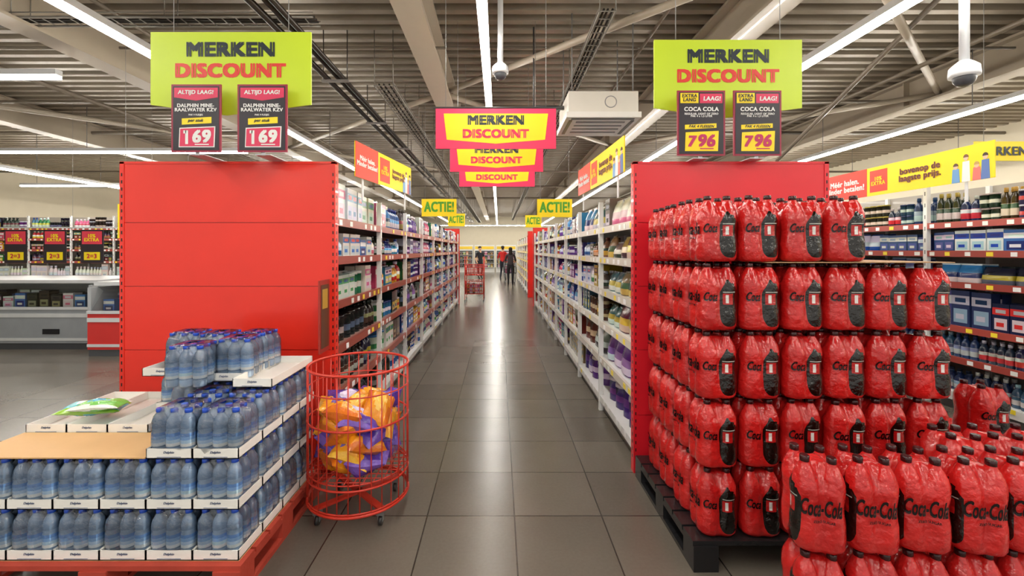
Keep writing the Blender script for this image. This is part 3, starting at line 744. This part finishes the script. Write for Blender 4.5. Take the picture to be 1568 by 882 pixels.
def dome(x,y,z,s=1):
    mb=MB(); c=C(225,228,232)
    mb.tube((x,y,z+.1*s),(x,y,4.49),.03*s,c,0,12)
    T=lathe_t([(.03,.12),(.055,.10),(.085,.07),(.09,.02),(.088,0),(.066,-.002),(.066,-.01),(.062,-.035),(.045,-.06),(.015,-.072)],[0,0,0,0,0,1,1,1,1,1],20)
    mb.tpl(T,(x,y,z),(s,s,s),0,[c,C(70,72,78)]); mb.build('security_camera',[M_PAINT])
dome(.015,4.6,3.36,.95); dome(3.6,3.45,2.88,1.05)
# ------------------------------------------------------------ freezers
def freezer(x0,x1,y0,y1,red=False):
    mb=MB(); c=C(150,155,160) if not red else C(205,40,35); dkc=C(70,72,76)
    mb.box(x0,x1,y0+.02,y1,.0,.1,dkc); mb.box(x0,x1,y0,y1,.1,.62,c); mb.box(x0,x1,y0-.012,y0,.50,.56,C(205,208,210)); mb.box(x0,x1,y0-.012,y0,.14,.18,C(205,208,210))
    if not red: mb.box(x1-.75,x1-.5,y0-.014,y0-.0,.24,.32,C(30,30,34))
    mb.box(x0,x0+.05,y0,y1,.62,1.0,C(170,174,178)); mb.box(x1-.05,x1,y0,y1,.62,1.0,C(170,174,178)); mb.box(x0,x1,y1-.06,y1,.62,1.07,C(200,202,205))
    mb.box(x0,x1,y0+.1,y1,1.02,1.07,C(205,207,210)); mb.box(x0,x1,y0-.02,y0+.03,.62,.66,C(205,207,210))
    n=int((x1-x0-.2)/.19)
    for i in range(n):
        for r in range(2):
            mb.tpl(T_BOX,(x0+.16+i*.19,y0+.25+r*.25,.62),(.16,.16,random.uniform(.18,.28)),0,pick(['white','blue','dark']))
    V=[[x0+.05,y0+.0,.66],[x1-.05,y0+.0,.66],[x1-.05,y0+.12,1.02],[x0+.05,y0+.12,1.02]]
    mb.add(V,[(0,1,2,3)],WHITE,1)
    return mb.build('chest_freezer' if not red else 'promotional_cooler',[M_STEEL if not red else M_PAINT,M_GLASS])
freezer(-10.6,-6.3,6.9,8.3); freezer(-5.95,-5.4,6.45,7.2,True)
mb=MB()
for x0 in(-3.2,-1.7,-.2):
    mb.box(x0,x0+1.4,31,31.8,0,1.9,C(225,225,222)); mb.box(x0+.05,x0+1.35,30.99,31.0,.3,1.5,C(70,78,82)); mb.box(x0+.05,x0+1.35,30.98,31.0,1.6,1.8,C(240,205,60))
    for k in range(4):
        for j in range(6): mb.tpl(T_BOX,(x0+.2+j*.2,30.93,.35+k*.29),(.16,.1,.22),0,pick(['mix','dark','bag']))
    for k in range(4): mb.box(x0+.05,x0+1.35,30.85,31.0,.32+k*.29,.345+k*.29,C(210,210,210))
mb.build('refrigerated_display_cabinet',[M_PAINT])
def wirebox(mb,x0,x1,y0,y1,z0,z1,r,col,st=.06):
    for x in np.linspace(x0,x1,max(2,round((x1-x0)/st))+1):
        mb.path([(x,y0,z1),(x,y0,z0),(x,y1,z0),(x,y1,z1)],r,col,0,4)
    for y in np.linspace(y0,y1,max(2,round((y1-y0)/st))+1):
        mb.path([(x0,y,z1),(x0,y,z0),(x1,y,z0),(x1,y,z1)],r,col,0,4)
    for z in np.linspace(z0,z1,5): mb.path([(x0,y0,z),(x1,y0,z),(x1,y1,z),(x0,y1,z)],r*1.2,col,0,4,True)
mb=MB(); c=C(200,50,35)
wirebox(mb,-1.0,-.45,13.1,13.8,.25,.62,.006,c); wirebox(mb,-1.0,-.45,13.1,13.8,.8,1.1,.006,c)
for x in(-1.0,-.45):
    for y in(13.1,13.8): mb.tube((x,y,.08),(x,y,1.35),.012,c); mb.tube((x-.01,y,.04),(x+.01,y,.04),.04,C(40,40,40),0,12)
for i in range(6): mb.tpl(T_BOX,(-.9+.075*i,13.4,.26),(.07,.4,.3),0,pick(['bag','white']))
mb.build('wire_basket_trolley',[M_PAINT])
def cart(loc,rot):
    mb=MB(); c=C(150,152,155)
    wirebox(mb,-.27,.27,0,.75,.5,.95,.005,c,.055)
    mb.path([(-.22,0,.12),(.22,0,.12),(.2,.8,.12),(-.2,.8,.12)],.013,c,0,6,True)
    for s_ in(-1,1):
        mb.path([(s_*.22,0,.12),(s_*.27,-.02,.55),(s_*.27,-.12,1.02)],.013,c); mb.tube((s_*.2,.8,.12),(s_*.25,.6,.5),.012,c)
        for y in(0,.8): mb.tube((s_*.2-.012,y,.055),(s_*.2+.012,y,.055),.055,C(45,45,45),0,12); mb.tube((s_*.2,y,.06),(s_*.2,y,.12),.012,c)
    mb.tube((-.27,-.12,1.02),(.27,-.12,1.02),.018,C(200,40,40),0,8)
    for i in range(3): mb.tpl(T_BOX,(-.14+.14*i,.3,.52),(.12,.3,.3),0,pick(['bag','mix']))
    mb.build('shopping_cart',[M_STEEL],None,loc,rot)
cart((.50,19.80,0),0)
# ------------------------------------------------------------ people
def person(name,loc,rot,top,legs,hair,arm=0.2,stride=.1,sk=(205,160,130),long_hair=False,H=1.75,push=False):
    k=H/1.75
    V=[];E=[];Rr=[];tag=[]
    def v(p,r,parent=None,t='top'):
        V.append([q*k for q in p]); Rr.append((r[0]*k,r[1]*k) if isinstance(r,tuple) else (r*k,r*k)); i=len(V)-1
        if parent is not None: E.append((parent,i)); tag.append(t)
        return i
    pel=v((0,0,.95),(.16,.11)); wa=v((0,0,1.08),(.135,.10),pel); ch=v((0,-.01,1.28),(.16,.115),wa); sh=v((0,0,1.42),(.13,.085),ch)
    nk=v((0,-.005,1.50),.052,sh,'skin'); jaw=v((0,-.025,1.575),(.062,.075),nk,'skin'); hd=v((0,-.01,1.65),(.076,.095),jaw,'skin'); tp=v((0,0,1.73),(.055,.07),hd,'skin')
    for s_ in(-1,1):
        hp=v((s_*.09,0,.90),.095,pel,'legs'); st=stride*s_
        kn=v((s_*.10,-st*.6-.02,.50),.062,hp,'legs'); an=v((s_*.10,st*.8 if st>0 else -st*-.6,.10),.042,kn,'legs')
        to=v((s_*.115,V[an][1]/k-.14,.035),(.038,.03),an,'shoe')
        s0=v((s_*.17,0,1.40),.062,sh); 
        if push: el=v((s_*.24,-.10,1.15),.044,s0); wr=v((s_*.20,-.33,1.07),.03,el,'skin')
        else: el=v((s_*.25,.03,1.13),.045,s0); wr=v((s_*.27,-.02-arm,.90+arm*.3),.03,el,'skin')
        w=np.array(V[wr])/k; e=np.array(V[el])/k; d=(w-e)/np.linalg.norm(w-e)
        pm=v(tuple(w+d*.07),(.035,.018),wr,'skin')
        for f in range(4):
            b=w+d*.09+np.array([0,(f-1.5)*.019,0]); f1=v(tuple(b+d*.03),.0095,pm,'skin'); v(tuple(b+d*(.055+.008*(1.5-abs(f-1.5)))+np.array([-s_*.015,0,-.005])),.0085,f1,'skin')
        t1=v(tuple(w+d*.05+np.array([0,-.035,0])),.011,pm,'skin'); v(tuple(w+d*.08+np.array([-s_*.01,-.05,0])),.009,t1,'skin')
    me=bpy.data.meshes.new('b'); me.from_pydata(V,E,[]); o=bpy.data.objects.new('b',me); COL.objects.link(o)
    o.modifiers.new('Skin','SKIN')
    for i,dv in enumerate(me.skin_vertices[0].data): dv.radius=Rr[i]; dv.use_root=(i==0)
    sb=o.modifiers.new('Sub','SUBSURF'); sb.levels=2; sb.render_levels=2
    dg=bpy.context.evaluated_depsgraph_get(); em=bpy.data.meshes.new_from_object(o.evaluated_get(dg))
    VV=np.array([q.co[:] for q in em.vertices]); FF=[tuple(p.vertices) for p in em.polygons]
    bpy.data.objects.remove(o); 
    A=np.array([V[a] for a,b in E]);B=np.array([V[b] for a,b in E]);D=B-A;DD=(D**2).sum(1)+1e-9
    cm={'top':C(*top),'legs':C(*legs),'skin':C(*sk),'shoe':C(30,28,28),'hair':C(*hair)}
    cols=[]
    for f in FF:
        p=VV[list(f)].mean(0); t=np.clip(((p-A)*D).sum(1)/DD,0,1); ds=((A+D*t[:,None]-p)**2).sum(1); tg=tag[int(ds.argmin())]
        z=p[2]/k
        if z>1.53 and (z>1.70 or (p[1]/k>.0 and z>(1.45 if long_hair else 1.57)) ): tg='hair'
        if tg=='top' and z<.93 and abs(p[0])/k<.19: tg='legs'
        cols.append(cm[tg])
    mb=MB(); mb.add(VV,FF,cols,0,True)
    T=lathe_t([(.5,0),(.49,.2),(.4,.38),(.22,.48),(.05,.5)],[0]*5,12); mb.tpl(T,(0,.012*k,1.665*k),(.178*k,.215*k,.21*k),0,[cm['hair']])
    if long_hair: mb.tpl(T_POUCH,(0,.075*k,1.42*k),(.15*k,.06*k,.3*k),0,[cm['hair']]*4)
    mb.tube((0,-.10*k,1.66*k),(0,-.128*k,1.615*k),.008*k,cm['skin'],0,6,.014*k)
    for s_ in(-1,1):
        mb.tube((s_*.03*k,-.095*k,1.662*k),(s_*.03*k,-.108*k,1.662*k),.011*k,C(235,235,235),0,8); mb.tube((s_*.03*k,-.105*k,1.662*k),(s_*.03*k,-.110*k,1.662*k),.006*k,C(40,25,20),0,8)
        mb.box(s_*.078*k-.008,s_*.078*k+.008,-.01,.02,1.62*k,1.67*k,cm['skin'])
    mb.tube((-.025*k,-.105*k,1.585*k),(.025*k,-.105*k,1.585*k),.007*k,C(160,80,75),0,6)
    zmin=min(a[:,2].min() for a in mb.V)
    mb.build(name,[M_CLOTH],None,(loc[0],loc[1],-zmin),rot)
person('standing_shopper',(-1.02,24.0,0),.5,(32,34,42),(35,38,48),(40,28,22),.15,.08)
person('standing_shopper',(.20,23.2,0),math.pi-.3,(206,36,34),(40,42,55),(35,24,18),.1,.12,H=1.76)
person('standing_shopper',(.50,19.25,0),math.pi,(58,50,56),(28,28,34),(30,22,18),push=True,H=1.66,long_hair=True)
# ------------------------------------------------------------ world + camera
w=bpy.data.worlds.new('World'); S.world=w; w.use_nodes=True
w.node_tree.nodes['Background'].inputs[0].default_value=(1,.955,.88,1); w.node_tree.nodes['Background'].inputs[1].default_value=.8
cam=bpy.data.cameras.new('Camera'); co=bpy.data.objects.new('Camera',cam); COL.objects.link(co)
co.location=(0,0,1.54); co.rotation_euler=(math.pi/2,0,0); cam.sensor_width=36; cam.lens=15.68; cam.shift_x=.0128; cam.shift_y=-.037; cam.clip_start=.05
S.camera=co
try:
    S.view_settings.view_transform='Standard'; S.view_settings.look='None'; S.view_settings.exposure=.18
except Exception as e: print(e)
